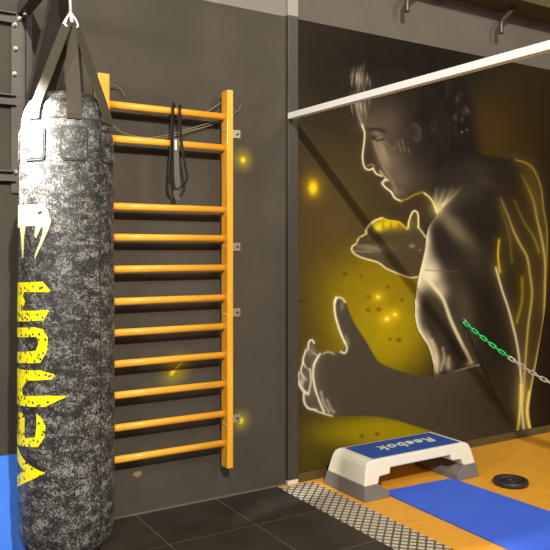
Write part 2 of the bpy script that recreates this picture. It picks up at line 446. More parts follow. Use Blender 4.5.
    for pts, k, cw in ((((308, 350), (309, 342), (312, 340), (314, 343)), .95, 1.2), (((306, 350), (303, 360), (305, 366), (310, 370)), .9, 1.2),
                   (((320, 354), (315, 362), (313, 374), (315, 388), (319, 400), (324, 412)), .9, 1.4), (((303, 362), (301, 372), (306, 380)), .8, 1.2),
                   (((298, 373), (298, 381), (303, 390), (308, 394)), .95, 1.8), (((304, 392), (304, 401), (308, 408), (316, 410)), .9, 1.4),
                   (((310, 369), (311, 380), (309, 392)), .75, 1.2), (((316, 411), (325, 414), (332, 416)), .8, 1.1), (((323, 354), (328, 352), (334, 354)), .6, 1.),
                   (((312, 352), (318, 357), (313, 366)), .55, 1.2), (((327, 400), (330, 407), (334, 412)), .4, 2.), (((321, 392), (324, 404), (329, 412)), .45, 2.)):
        stroke(crv(pts), W, cw*.85, 2.2, .15, k)
    ablob(302, 382, 3, 6, (214, 204, 180), .8); ablob(311, 351, 4, 5, (150, 140, 120), .6); ablob(306, 385, 2, 5, (84, 74, 62), .6); ablob(308, 366, 3, 5, (80, 70, 58), .6)
    stroke([(404, 398), (424, 392), (440, 391)], (86, 74, 62), .7, k=.5)
    # muscle lines down the back
    Y1, Y2 = (222, 200, 120), (236, 222, 190)
    for pts, col, k, cw in ((((496, 268), (502, 290), (509, 311), (517, 344), (521, 377), (522, 407), (524, 434)), Y2, .85, 1.9),
                        (((501, 199), (508, 216), (514, 232), (521, 246), (527, 257), (530, 275), (532, 295), (528, 328), (525, 367), (523, 400)), Y1, .7, 2.),
                        (((522, 175), (533, 200), (537, 219), (542, 240), (545, 262), (545, 283), (543.6, 321), (535, 367), (528, 407), (530, 432)), Y1, .75, 2.),
                        (((499, 240), (498, 256), (500, 272)), (236, 206, 40), .8, 1.8),
                        (((514, 200), (524, 222), (533, 236), (539, 252)), (170, 150, 50), .6, 2.2),
                        (((522, 278), (522, 300), (517, 322)), (186, 164, 40), .6, 2.6),
                        (((521, 385), (520, 410), (517, 436)), (236, 220, 120), .9, 2.2),
                        (((529, 392), (527, 414), (532, 436)), (236, 220, 120), .85, 2.2),
                        (((500, 205), (509, 235), (512, 262)), (150, 130, 60), .5, 2.)):
        stroke(crv(pts), col, cw*.8, 4.5, .3, k, mask=bm_*np.clip((py-150)/90, .25, 1))
    stroke(crv([(516, 160), (526, 163), (534, 170), (541, 188), (543.6, 209), (547, 232), (546.5, 270), (544, 308)]), (176, 152, 66), 1.3, 3.5, .3, .7)
    # ---- raised hand
    hand = crv([(352, 247), (357, 243), (359, 237.5), (366, 233.5), (368, 227), (374.5, 221), (382, 218), (389, 220), (399, 222), (407, 228.5), (409, 221), (412, 213), (415, 211), (418, 214.5), (418, 227.6), (425, 236), (425.5, 247), (421, 266), (417, 278), (410, 277.6), (399, 273.5), (386, 268.5), (378, 262), (363, 258), (355.6, 254.6)], 4)
    fill(hand, (86, 76, 54), .8)
    h_in = inside(px, py, hand).astype(float)
    def hblob(cx, cy, rx, ry, col, k=1.):
        w = (k*np.exp(-(((px-cx)/rx)**2+((py-cy)/ry)**2))*h_in)[:, None]
        C[:] = C*(1-w)+np.array(col, float)*w
    hblob(373, 248, 16, 6, (158, 146, 118), .6); hblob(380, 240, 14, 5, (84, 72, 46), .5); hblob(368, 254, 10, 2.2, (92, 80, 64), .6)
    hblob(388, 224, 18, 6, (222, 200, 24), .95); hblob(378, 228, 6, 4, (246, 226, 60), .8); hblob(371, 230, 2.6, 5, (96, 80, 30), .6)
    for x in (383, 391, 399): hblob(x, 226, 1.2, 5, (120, 100, 30), .5)
    hblob(412, 246, 3, 2, (170, 160, 140), .7); hblob(420, 250, 2, 1.4, (150, 140, 120), .6)
    stroke(crv([(357, 243), (352, 247), (352.5, 251.5), (357, 255.5), (366, 259), (378, 262.5), (387, 268.8), (399, 273.8), (410, 277.6), (417, 277)]), (236, 226, 190), .95, 2., .15, .9)
    stroke(crv([(357, 243), (359, 238), (366, 234)]), (226, 206, 140), 1.1, k=.85)
    stroke(crv([(366, 234), (367, 228), (374, 221), (382, 218)]), (238, 226, 180), 1.1, k=.9)
    stroke(crv([(382, 218), (389, 220.5), (399, 222), (407, 229)]), (226, 200, 40), 1., 2.2, .2, .8)
    stroke(crv([(408, 228), (409, 221), (412, 213), (415, 211), (418, 214.5), (418.5, 227)]), (236, 224, 170), 1., 2., .15)
    stroke(crv([(418, 227), (422, 232), (425.5, 237)]), (226, 212, 160), 1.1, k=.8)
    stroke(crv([(353, 251), (361, 251.5), (372, 252)]), (190, 178, 146), .8, k=.4)
    stroke(crv([(357.5, 243), (365, 242), (374, 244)]), (60, 52, 38), 1., k=.6)
    stroke(crv([(360, 238), (364, 240), (366, 234)]), (70, 60, 40), .9, k=.5)
    stroke(crv([(358, 246.5), (368, 247), (382, 250)]), (150, 138, 110), 1.6, k=.4)
    # ---- head, looking down to the left
    head = crv([(354.5, 92), (356, 106), (359, 118), (362, 125), (364.4, 132), (364.4, 140), (363.2, 150), (362.6, 158), (364.4, 167), (368.7, 169.8), (373, 168.5), (376, 173.5), (381.5, 176), (385, 178.5), (382.5, 183), (385, 187), (389, 188.5), (391, 192), (395, 198), (401, 201), (408, 198.5), (414, 195), (424, 192), (440, 176), (450, 140), (440, 100), (400, 70), (365, 76)], 5)
    fill(head, (66, 58, 50), 1.)
    q_in = inside(px, py, head).astype(float)
    def qblob(cx, cy, rx, ry, col, k=1., p=1., ang=0.):
        ca, sa = math.cos(ang), math.sin(ang)
        u = (px-cx)*ca+(py-cy)*sa; v = -(px-cx)*sa+(py-cy)*ca
        w = (k*np.exp(-((u/rx)**2+(v/ry)**2)**p)*q_in)[:, None]
        C[:] = C*(1-w)+np.array(col, float)*w
    qblob(388, 122, 20, 18, (100, 88, 74), .8)
    qblob(393, 160, 14, 24, (112, 100, 84), .8, 1., -.4)
    qblob(382, 150, 5, 22, (172, 158, 132), .7, 1., -.35)
    qblob(369, 152, 3.6, 14, (62, 50, 36), .8)
    qblob(378, 139, 4.5, 4, (140, 128, 108), .8); qblob(374, 137, 4, 2, (40, 34, 28), .7)
    qblob(420, 178, 16, 12, (80, 70, 54), .7); qblob(396, 193, 8, 4, (140, 126, 100), .6); qblob(400, 180, 12, 12, (120, 106, 88), .6)
    qblob(434, 112, 30, 44, (32, 27, 24), .97, 1.3); qblob(398, 76, 46, 20, (35, 30, 26), .95); qblob(444, 155, 18, 36, (38, 33, 30), .95)
    qblob(417, 132, 5, 8, (74, 64, 55), .8); 
    stroke(crv([(412, 126), (415, 124), (419, 128), (420, 136), (417, 141), (414, 138)]), (96, 84, 72), 1.2, k=.6, mask=q_in)
    stroke(crv([(364, 127), (369, 129.5), (376, 129), (384, 131)]), (48, 40, 34), 1.8, k=.8, mask=q_in)
    stroke(crv([(373, 138.5), (378, 140.5), (383, 139)]), (40, 34, 28), 1., k=.85, mask=q_in)
    for x0, y0, x1, y1 in ((391, 150, 396, 146), (398, 141, 401, 151), (402, 139, 405, 152), (408, 148, 410, 154), (386, 142, 390, 147)):
        stroke([(x0, y0), (x1, y1)], (150, 136, 114), .9, k=.45, mask=q_in)
    stroke(crv([(355, 100), (357, 110), (360, 120), (363, 127)]), (190, 176, 146), 1.8, 4., .3, .6)
    stroke(crv([(362, 125), (364.4, 132), (364.4, 140), (363.2, 150), (362.6, 158), (364.4, 167), (368.7, 169.8), (373, 168.5)]), (228, 216, 182), .95, 2., .25)
    stroke(crv([(373, 168.5), (376, 173.5), (381.5, 176)]), (230, 218, 184), 1.1, k=.9)
    stroke(crv([(367, 166), (371, 164.5), (374, 166)]), (170, 156, 128), 1., k=.6)
    stroke(crv([(380, 171), (383, 175), (386, 179), (384, 182)]), (206, 192, 160), 1.2, k=.7)
    stroke(crv([(382, 183), (385, 179.5), (388, 180.5)]), (238, 226, 196), 1.1, k=.85)
    stroke(crv([(382.5, 184), (386, 188), (391, 192), (395, 198), (401, 201)]), (236, 226, 194), 1., 2.2, .25)
    stroke(crv([(401, 201), (408, 198.5), (414, 195), (423, 192)]), (176, 150, 50), .9, 2.5, .2, .85)
    stroke(crv([(374, 142), (376, 148), (380, 158), (384, 168), (390, 178), (396, 190)]), (168, 152, 124), 2., 3., .2, .5, mask=q_in)
    # hair strands
    rs = np.random.default_rng(3)
    for k in range(34):
        x0 = 350.5+rs.uniform(0, 19); y0 = 56+rs.uniform(0, 48)+max(0, x0-360)*.8; ln = rs.uniform(8, 22)
        dx = rs.uniform(-2.2, 1.8); bx = rs.uniform(-1.6, 1.6)
        pts = crv([(x0, y0), (x0+dx*.5+bx, y0+ln*.5), (x0+dx, y0+ln)], 4)
        tt = np.clip(1-abs((py-y0-ln*.45)/(ln*.6)), 0, 1)
        stroke(pts, (210, 200, 174), rs.uniform(.6, .95), 1.8, .12, rs.uniform(.2, .65), tt)
    for k in range(10):
        x0 = 455+rs.uniform(0, 12); y0 = 84+rs.uniform(0, 44); ln = rs.uniform(6, 13)
        tt = np.clip(1-abs((py-y0-ln*.5)/(ln*.55)), 0, 1)
        stroke(crv([(x0, y0), (x0+rs.uniform(-2, 4), y0+ln*.5), (x0+rs.uniform(-1, 3), y0+ln)], 4), (160, 150, 128), .8, 1.8, .12, rs.uniform(.15, .5), tt)
    for k in range(26):                       # faint strands over the dark crown
        x0 = 385+rs.uniform(0, 75); y0 = 66+rs.uniform(0, 75); ln = rs.uniform(10, 24)
        tt = np.clip(1-abs((py-y0-ln*.5)/(ln*.55)), 0, 1)
        stroke(crv([(x0, y0), (x0+rs.uniform(-1, 5), y0+ln*.5), (x0+rs.uniform(0, 8), y0+ln)], 4), (84, 74, 64), 1.2, 2.5, .2, rs.uniform(.15, .4), tt)
    blob(462, 132, 1., 1.2, (190, 180, 150), .7); blob(467, 130, 1., 1., (170, 160, 130), .6); blob(358, 76, 3, 8, (170, 160, 138), .35)
    C[:] = np.clip(C, 0, 255)
    return lin(C)**1.2*1.12


def build_mural():
    x0, x1, z0, z1 = X_COL1-.02, XR, .055, ZP
    nx, nz = 470, 640
    # denser columns nearer the pillar, where the painting shows largest
    gx = x0+(4.95-x0)*np.linspace(0, 1, nx-10); gx = np.concatenate([gx, np.linspace(4.95, x1, 11)[1:]])
    gz = np.linspace(z0, z1, nz)
    X, Z = np.meshgrid(gx, gz); X = X.ravel(); Z = Z.ravel()
    v = np.stack([X, np.zeros_like(X), Z], 1)-CAM
    zc = v@FW; px = CXP+FPX*(v@RT)/zc; py = HY-FPX*v[:, 2]/zc
    col = paint_mural(px, py)
    me = bpy.data.meshes.new('mural')
    nn = X.size
    i = (np.arange(nz-1)[:, None]*nx+np.arange(nx-1)[None, :]).ravel()
    quads = np.stack([i, i+1, i+nx+1, i+nx], 1)
    me.vertices.add(nn); me.vertices.foreach_set('co', np.stack([X, np.zeros_like(X), Z], 1).ravel().astype(np.float32))
    me.loops.add(quads.size); me.loops.foreach_set('vertex_index', quads.ravel().astype(np.int32))
    me.polygons.add(len(quads)); me.polygons.foreach_set('loop_start', (np.arange(len(quads))*4).astype(np.int32))
    me.update(calc_edges=True); me.validate()
    at = me.color_attributes.new('paint', 'FLOAT_COLOR', 'POINT')
    at.data.foreach_set('color', np.concatenate([col, np.ones((nn, 1))], 1).ravel().astype(np.float32))
    g = NB('mural paint')
    a = g.nt.nodes.new('ShaderNodeVertexColor'); a.layer_name = 'paint'
    n = g.noise(9, 5); f = g.math('MULTIPLY', g.math('SUBTRACT', n, .35), .4, True)
    c = g.mix(f, a.outputs['Color'], L4((58, 46, 26)))
    g.bump(g.noise(90, 3), .1, .004)
    me.materials.append(g.done(c, .7, spec=.12))
    o = bpy.data.objects.new('mural', me); link(o)
    md = o.modifiers.new('thickness', 'SOLIDIFY'); md.thickness = .003; md.offset = -1.
    tag(o, 'spray-painted wall mural of a shirtless fighter in profile with raised hands and yellow glow', 'mural')
build_mural()
structure(boxobj('baseboard_right', (X_COL1-.003, -.012, 0), (XR, .006, .056), material('baseboard paint', (84, 72, 40), .55, var=.1), bevel=.003))

# ------------------------------------------------------------------ wall bars
lad = empty('wall_bars', (1.567, -.09, 0), 'amber wooden wall bars with eleven rungs fixed to the dark wall', 'wall bars')
def child_boxes(name, boxes, mat, parent, bevel=0.):
    bm = bmesh.new()
    for lo, hi in boxes: box(bm, lo, hi)
    o = from_bm(name, bm, mat, parent, bevel=bevel)
    o.matrix_parent_inverse = Matrix.Translation(parent.location).inverted(); return o
def keep(o, parent):
    o.parent = parent; o.matrix_parent_inverse = Matrix.Translation(parent.location).inverted(); return o
child_boxes('upright', [((1.160, -.13, .206), (1.222, -.055, 2.372))], M_wood, lad, .004)
child_boxes('upright', [((1.912, -.13, .206), (1.950, -.055, 2.372))], M_wood, lad, .004)
for z in (2.222, 2.043, 1.686, 1.522, 1.3535, 1.182, 1.017, .852, .686, .514, .3455):
    bm = bmesh.new(); tube(bm, [(1.215, -.09, z), (1.5, -.09, z), (1.92, -.09, z)], .015, 16, ry=.0195)
    keep(from_bm('rung', bm, M_rung, None, smooth=True), lad)
for z in (2.145, 1.475, 1.085, .455):
    bm = bmesh.new()
    box(bm, (1.948, -.062, z-.02), (1.953, -.0005, z+.02)); box(bm, (1.948, -.006, z-.024), (2.064, -.0005, z+.024))
    keep(from_bm('bracket', bm, M_bracket, None), lad)
    b = bmesh.new(); tube(b, [(2.045, -.012, z), (2.045, -.004, z)], .007, 8)
    br = from_bm('screw', b, M_black_steel, None); keep(br, lad)
    for zz in (z, ):
        b = bmesh.new(); tube(b, [(1.9085, -.085, zz), (1.9125, -.085, zz)], .007, 8); tube(b, [(1.9085, -.108, zz), (1.9125, -.108, zz)], .005, 8)
        keep(from_bm('screw', b, M_bolt, None), lad)

# black looped strap hanging over the top rung
st = empty('hanging_strap', (1.6, -.09, 2.24), 'black webbing loop strap with white label draped over the top rungs of the wall bars', 'strap')
def W(px, py, Y): return on_y(px, py, Y)
def band(name, pix, Y, mat, width=.022, thick=.004, wdir=(1, 0, 0)):
    pts = smooth_path([W(x, y, yy) for (x, y, yy) in pix], 6)
    bm = bmesh.new(); n = len(pts)
    nd = []
    for i in range(n):
        t = Vector(pts[min(i+1, n-1)])-Vector(pts[max(i-1, 0)]); w = Vector(wdir)
        nn = t.cross(w); nd.append(nn if nn.length > 1e-6 else Vector((0, 1, 0)))
    ribbon(bm, pts, [wdir]*n, width, thick, nd)
    return keep(from_bm(name, bm, mat, None, smooth=False), st)
band('strand', [(174.5, 120, -.07), (174, 105, -.075), (173.5, 103.5, -.09), (173, 106, -.108), (172.6, 125, -.113), (172, 142, -.115), (170.5, 165, -.114), (169.6, 178, -.113), (172, 186, -.113), (177, 190, -.113)], 0, M_band, .026, .004, (.8, .6, 0))
band('strand', [(181, 120, -.07), (180.6, 107, -.075), (180, 105, -.09), (179.8, 108, -.108), (180.2, 125, -.113), (181.5, 142, -.115), (185, 165, -.114), (187, 177, -.113), (184, 184, -.113), (177, 190, -.113)], 0, M_band, .026, .004, (.8, .6, 0))
band('inner_strand', [(176, 138, -.121), (176.2, 150, -.121), (176.6, 165, -.121), (177, 180, -.12), (178, 188, -.118)], 0, M_bandgrey, .030, .003)
band('hanging_end', [(176.5, 188, -.112), (176, 194, -.110), (178, 200, -.106)], 0, M_bandgrey, .03, .004)
band('label', [(175.6, 140, -.125), (175.8, 150, -.125)], 0, M_white, .012, .002)

# thin wire looped loosely behind the top rungs
wire = bmesh.new()
for pix in ([(110, 84, -.045), (117, 86, -.03), (122, 91, -.02), (125, 98, -.01)],
            [(113, 108, -.045), (135, 111, -.035), (158, 117, -.03), (172, 119, -.03), (190, 118, -.03), (208, 111, -.03), (221, 103, -.035), (230, 103, -.04), (236, 112, -.02), (241, 105, -.01)],
            [(113, 126, -.045), (126, 134, -.035), (150, 138, -.035), (170, 137, -.035), (190, 131, -.035), (208, 126, -.035), (222, 121, -.04), (230, 118, -.04), (236, 112, -.02)],
            [(150, 138, -.045), (172, 134, -.045), (195, 127, -.045), (222, 120, -.045)]):
    tube(wire, smooth_path([W(*p) for p in pix], 6), .0024, 6)
wo = from_bm('wire', wire, M_wire, None, smooth=True); tag(wo, 'thin bare wire looped loosely behind the top rungs of the wall bars', 'wire')

# ------------------------------------------------------------------ steel bag bracket on the wall
rig = empty('bag_bracket', (.80, 0, 2.2), 'black steel wall bracket with bolts and diagonal brace above the punching bag', 'bracket')
child_boxes('mounting_plate', [((.755, -.014, 1.74), (.822, -.0005, 2.64))], M_grey_steel, rig, .002)
child_boxes('upright_channel', [((.822, -.04, 1.74), (.850, -.0005, 2.66))], M_black_steel, rig, .002)
for z in (2.615, 2.205, 1.825):
    bm = bmesh.new()
    box(bm, (-.9, -.036, z+.020), (.775, -.0005, z+.027)); box(bm, (-.9, -.036, z-.027), (.775, -.0005, z-.020)); box(bm, (-.9, -.010, z-.02), (.775, -.0005, z+.02))
    keep(from_bm('rail', bm, M_grey_steel, None), rig)
M = Matrix()
child_boxes('arm', [((.785, -1.35, 2.64), (.845, -.0005, 2.70))], M_grey_steel, rig, .003)
# diagonal brace: a channel from the wall up to the arm
p0 = Vector((0, -.002, 2.05)); p1 = Vector((0, -.73, 2.645)); t = (p1-p0).normalized(); nrm = Vector((0, t.z, -t.y))
if nrm.y < 0: nrm = -nrm
bm = bmesh.new(); vs = [bm.verts.new(P+Vector((xx, 0, 0))+nrm*no) for P in (p0+t*.03, p1) for xx in (.803, .883) for no in (0, .05)]
for f in ((0, 1, 3, 2), (4, 6, 7, 5), (0, 4, 5, 1), (2, 3, 7, 6), (0, 2, 6, 4), (1, 5, 7, 3)): bm.faces.new([vs[i] for i in f])
keep(from_bm('brace', bm, M_brace, None), rig)
for px, py in ((14, 25), (15, 49), (14, 74), (15, 172), (19, 19)):
    p = W(px, py, -.014); b = bmesh.new()
    tube(b, [p+np.array([0, -.014, 0]), p], .011, 6); tube(b, [p+np.array([0, -.03, 0]), p], .006, 8)
    keep(from_bm('bolt', b, M_bolt, None), rig)
b = bmesh.new(); tube(b, [(.845-.03, -.05, 2.63), (.815, -.05, 2.65)], .012, 6); keep(from_bm('bolt', b, M_bolt, None), rig)

# ------------------------------------------------------------------ punching bag
BX, BY, BZ0, BZ1 = .801, -.856, .255, 2.075
bag = empty('punching_bag', (BX, BY, BZ0), 'tall grey camouflage punching bag with yellow vertical lettering hanging in front of the wall bars', 'punching bag')
HB = BZ1-BZ0
PROF = [(r*.97, z) for r, z in [(.0, 0.), (.10, .002), (.150, .012), (.176, .034), (.189, .07), (.193, .12), (.1935, .5), (.193, .9), (.190, 1.3), (.1865, 1.55), (.184, 1.66), (.179, 1.715), (.168, 1.755), (.150, 1.785), (.128, 1.803), (.11, HB), (.095, HB-.006), (.0, HB-.02)]]
def rad(z):
    for (r0, z0), (r1, z1) in zip(PROF, PROF[1:]):
        if z0 <= z <= z1: return r0+(r1-r0)*(z-z0)/(z1-z0+1e-9)
    return .19
bm = bmesh.new()
prof2 = []
for (r0, z0), (r1, z1) in zip(PROF, PROF[1:]):
    k = max(1, int(abs(z1-z0)/.05))
    for i in range(k): prof2.append((r0+(r1-r0)*i/k, z0+(z1-z0)*i/k))
prof2.append(PROF[-1]); lathe(bm, prof2, 64)
from_bm('shell', bm, M_camo, bag, smooth=True)
TH0 = math.atan2(-CAMD-BY, -BX)              # angle that faces the photograph's viewpoint
def cyl(deg, z, off): a = TH0+R_(deg); r = rad(z)+off; return Vector((r*math.cos(a), r*math.sin(a), z))
def zpx(py, deg=0):                          # photo row -> height on the bag front (local)
    zc = 2.902-.19*math.cos(R_(deg)); return CAMH+(HY-py)/FPX*zc-BZ0
def wrap_patch(name, poly, mat, parent, off=.002, thick=.003, step=3., fn=None):
    """polygon in (degrees, height) wrapped round the bag as a thin layer"""
    bm = bmesh.new()
    vs = [bm.verts.new((d/100., 0, z)) for d, z in poly]
    f = bm.faces.new(vs); bm.normal_update()
    bmesh.ops.triangulate(bm, faces=[f])
    lo = min(d for d, z in poly); hi = max(d for d, z in poly)
    d = math.floor(lo/step)*step
    while d < hi:
        bmesh.ops.bisect_plane(bm, geom=bm.verts[:]+bm.edges[:]+bm.faces[:], plane_co=(d/100., 0, 0), plane_no=(1, 0, 0)); d += step
    z = min(z for _, z in poly); zh = max(z for _, z in poly)
    while z < zh:
        bmesh.ops.bisect_plane(bm, geom=bm.verts[:]+bm.edges[:]+bm.faces[:], plane_co=(0, 0, z), plane_no=(0, 0, 1)); z += .03
    ret = bmesh.ops.extrude_face_region(bm, geom=bm.faces[:])
    top = {v for v in ret['geom'] if isinstance(v, bmesh.types.BMVert)}
    for v in bm.verts:
        v.co = cyl(v.co.x*100., v.co.z, off if v in top else off-thick)
    return from_bm(name, bm, mat, parent)
S = [
 ('letter', [(-24.6, 472), (-39.4, 466.5), (-57, 457.5), (-78, 446), (-100, 440), (-100, 453), (-78, 457), (-56, 468), (-80, 472), (-100, 473), (-100, 487), (-80, 483.5), (-45, 478)]),
 ('letter', [(-36, 412.5), (-29, 418), (-24.6, 426), (-26, 437), (-34, 445.5), (-54, 444), (-78, 441), (-104, 438), (-104, 406), (-94, 406), (-92, 431), (-72, 434), (-72, 409), (-64, 409.5), (-57, 416), (-57, 435.5), (-38, 436), (-36, 425)]),
 ('letter', [(-100, 366), (-79, 366.7), (-31, 369.6), (-12, 374.7), (-16, 379), (-51, 379), (-64, 388), (-62, 393.3), (-23, 395), (2, 396.5), (-8.4, 400), (-24.6, 406), (-78, 401.6), (-100, 400)]),
 ('letter', [(-100, 326), (-39, 326.5), (-27.6, 329), (-22, 337), (-22, 348.6), (-24, 353), (-31, 362), (-75, 361), (-100, 360), (-100, 350), (-37, 350), (-33, 342), (-37, 336), (-100, 335)]),
 ('letter', [(-100, 282), (-28.6, 281.5), (-17, 292), (-57, 291.3), (-62, 296), (-56, 301), (-60, 307), (-57, 310), (-20, 310), (-26.6, 320), (-100, 320)]),
]
for nm, poly in S: wrap_patch(nm, [(d, zpx(y, d)) for d, y in poly], M_print, bag, .0022, .004)
logo = [(-100, 207), (-66, 206), (-28.6, 204.5), (-22.8, 210), (-18.2, 221), (-21, 229), (-30, 245), (-39.2, 259), (-38.5, 254), (-31, 240), (-27, 229), (-30, 225.5), (-33, 231), (-37.2, 238), (-39.8, 236), (-38, 226), (-56, 226.5), (-60, 240), (-62, 258), (-66, 240), (-70, 228), (-100, 228)]
wrap_patch('emblem', [(d, zpx(y, d)) for d, y in logo], M_snake, bag, .0024, .004)
wrap_patch('emblem_eye', [(d, zpx(y, d)) for d, y in ((-36, 213), (-31, 210.5), (-26.5, 214), (-30, 213.5), (-33, 215))], M_seam, bag, .0034, .002)
# seams
wrap_patch('seam', [(41.5, .06), (42.3, .06), (42.3, 1.70), (41.5, 1.70)], M_seam, bag, .0012, .002)
wrap_patch('seam', [(-180, 1.702), (180, 1.702), (180, 1.707), (-180, 1.707)], M_seam, bag, .001, .002, 4.)
# hanging straps with reinforced patches
APEX = Vector((.012, -.01, 2.362-BZ0))
def rrect(d0, d1, z0, z1, rd, rz):
    out = []
    for cx, cz, a0 in ((d1-rd, z1-rz, 0), (d0+rd, z1-rz, 90), (d0+rd, z0+rz, 180), (d1-rd, z0+rz, 270)):
        for k in range(5): a = R_(a0+k*22.5); out.append((cx+rd*math.cos(a), cz+rz*math.sin(a)))
    return out
M_piping = material('patch piping', (46, 44, 41), .5)
for i in range(7):
    dg = 8.5+i*360/7.
    pt = wrap_patch('strap_patch', rrect(dg-16.5, dg+16.5, 1.540, 1.672, 5, .02), M_piping, bag, .004, .006)
    wrap_patch('patch_face', rrect(dg-14.5, dg+14.5, 1.548, 1.664, 4, .015), M_camo, pt, .006, .004)
    a = TH0+R_(dg); rd_ = Vector((math.cos(a), math.sin(a), 0)); tn = Vector((-math.sin(a), math.cos(a), 0))
    if i in (2, 5): continue
    base = [cyl(dg, 1.700, .003), cyl(dg, 1.722, .006), cyl(dg, 1.752, .006)]
    top = APEX+rd_*.022
    pts = base+[base[-1].lerp(top, f) for f in (.12, .35, .65, 1.)]
    bm = bmesh.new(); n = len(pts); ws = []; ns = []
    for k in range(n):
        tt = pts[min(k+1, n-1)]-pts[max(k-1, 0)]
        f = max(0, (k-2)/(n-3)); w = tn.lerp(rd_*.8+tn*.35, f) if i == 0 else tn.copy()
        ws.append(w); ns.append(tt.cross(w))
    rings_w = .078 if i == 1 else .056
    ribbon(bm, pts, ws, rings_w, .004, ns)
    from_bm('hanging_strap', bm, M_webbing, bag)
    if i in (0, 6, 1, 5):
        h0 = top+Vector((0, 0, -.012)); h1 = APEX+Vector((0, 0, .05))
        bm = bmesh.new(); mid = (h0+h1)/2+tn*.018; mid2 = (h0+h1)/2-tn*.018
        tube(bm, smooth_path([h1, mid, h0+tn*.022, h0-tn*.022, mid2, h1], 5), .0045, 8)
        from_bm('snap_hook', bm, M_hook, bag, smooth=True)
bm = bmesh.new(); tube(bm, [APEX+Vector((.0, 0, .044)), Vector((.004, -.002, 2.643-BZ0))], .006, 8); from_bm('suspension_cable', bm, M_hook, bag, smooth=True)

# ------------------------------------------------------------------ blue mat leaning behind the bag
bm = bmesh.new()
yb, zt, th = -.46, .435, .03
lean = math.atan2(zt, -yb-.035)
n_ = Vector((0, -math.sin(lean), math.cos(lean)))
A0 = Vector((-.55, yb, .0)); up = Vector((0, math.cos(lean), math.sin(lean)))*math.hypot(zt, -yb-.035)
q = [A0, A0+Vector((1.6, 0, 0)), A0+Vector((1.6, 0, 0))+up, A0+up]
off = Vector((0, 0.018, .0))
vs = [bm.verts.new(p) for p in q]+[bm.verts.new(p-n_*0+off) for p in q]
for f in ((0, 1, 2, 3), (7, 6, 5, 4), (0, 4, 5, 1), (1, 5, 6, 2), (2, 6, 7, 3), (3, 7, 4, 0)): bm.faces.new([vs[i] for i in f])
lm = from_bm('exercise_mat', bm, M_ribmat, None, bevel=.004)
tag(lm, 'ribbed blue exercise mat leaning on the dark wall behind the punching bag', 'mat', 'blue exercise mats')

# blue mat on the wooden floor
def mat_outline(c, r, n=6):
    out = []
    for i in range(4):
        p = Vector(c[i]); a = (Vector(c[i-1])-p).normalized(); b = (Vector(c[(i+1) % 4])-p).normalized()
        for k in range(n+1):
            t = k/n; A = p+a*r; B = p+b*r
            out.append(A*(1-t)**2+p*2*t*(1-t)+B*t*t)
    return out
bm = bmesh.new()
o_ = mat_outline([(2.800, -.435, 0), (3.335, -.470, 0), (3.425, -2.15, 0), (2.77, -2.15, 0)], .05)
lo_ = [bm.verts.new(p+Vector((0, 0, .001))) for p in o_]; hi_ = [bm.verts.new(p+Vector((0, 0, .013))) for p in o_]
bm.faces.new(hi_); bm.faces.new(lo_[::-1])
for i in range(len(o_)): j = (i+1) % len(o_); bm.faces.new((lo_[i], lo_[j], hi_[j], hi_[i]))
fm = from_bm('exercise_mat', bm, M_matblue, None, bevel=.003)
tag(fm, 'flat blue exercise mat lying on the orange floor in front of the aerobic step', 'mat', 'blue exercise mats')

# ------------------------------------------------------------------ aerobic step
stp = empty('aerobic_step', (3.07, -.307, 0), 'ivory and blue aerobic step on grey risers standing against the mural', 'aerobic step')
X0, X1, Y0, Y1, HT = 2.600, 3.540, -.510, -.106, .220
def shape(x, y, z):                          # ends and sides lean inwards towards the top
    f = min(max((z-.0)/HT, 0), 1)
    cx, cy = (X0+X1)/2, (Y0+Y1)/2
    kx = 1-.10*f; ky = 1-.20*f
    return (cx+(x-cx)*kx, cy+(y-cy)*ky, z)
arch = [(X0, .082), (X0, .12), (X0+.001, .16), (X0+.005, .190), (X0+.016, .210), (X0+.04, .220), (X1-.04, .220), (X1-.016, .210), (X1-.005, .190), (X1-.001, .16), (X1, .12), (X1, .082),
        (X1-.105, .082), (X1-.115, .122), (X1-.20, .126), (X1-.205, .160), (X0+.205, .160), (X0+.20, .126), (X0+.115, .122), (X0+.105, .082)]
bm = bmesh.new(); prism(bm, arch, Y0, Y1, shape)
keep(from_bm('platform', bm, M_stepwhite, None, bevel=.009), stp)
for s in (0, 1):
    pr = [(0, 0), (.19, 0), (.185, .034), (.12, .072), (.11, .0825), (-.003, .0825)]
    poly = [((X0+a) if s == 0 else (X1-a), z) for a, z in pr]
    bm = bmesh.new(); prism(bm, poly, Y0-.004, Y1+.004, shape)
    keep(from_bm('riser', bm, M_stepgrey, None, bevel=.004), stp)
bm = bmesh.new()
o_ = mat_outline([(2.715, -.448, 0), (3.430, -.448, 0), (3.430, -.168, 0), (2.715, -.168, 0)], .012, 3)
lo_ = [bm.verts.new(p+Vector((0, 0, .214))) for p in o_]; hi_ = [bm.verts.new(p+Vector((0, 0, .2225))) for p in o_]
bm.faces.new(hi_); bm.faces.new(lo_[::-1])
for i in range(len(o_)): j = (i+1) % len(o_); bm.faces.new((lo_[i], lo_[j], hi_[j], hi_[i]))
top_mat = keep(from_bm('tread', bm, M_stepblue, None), stp)
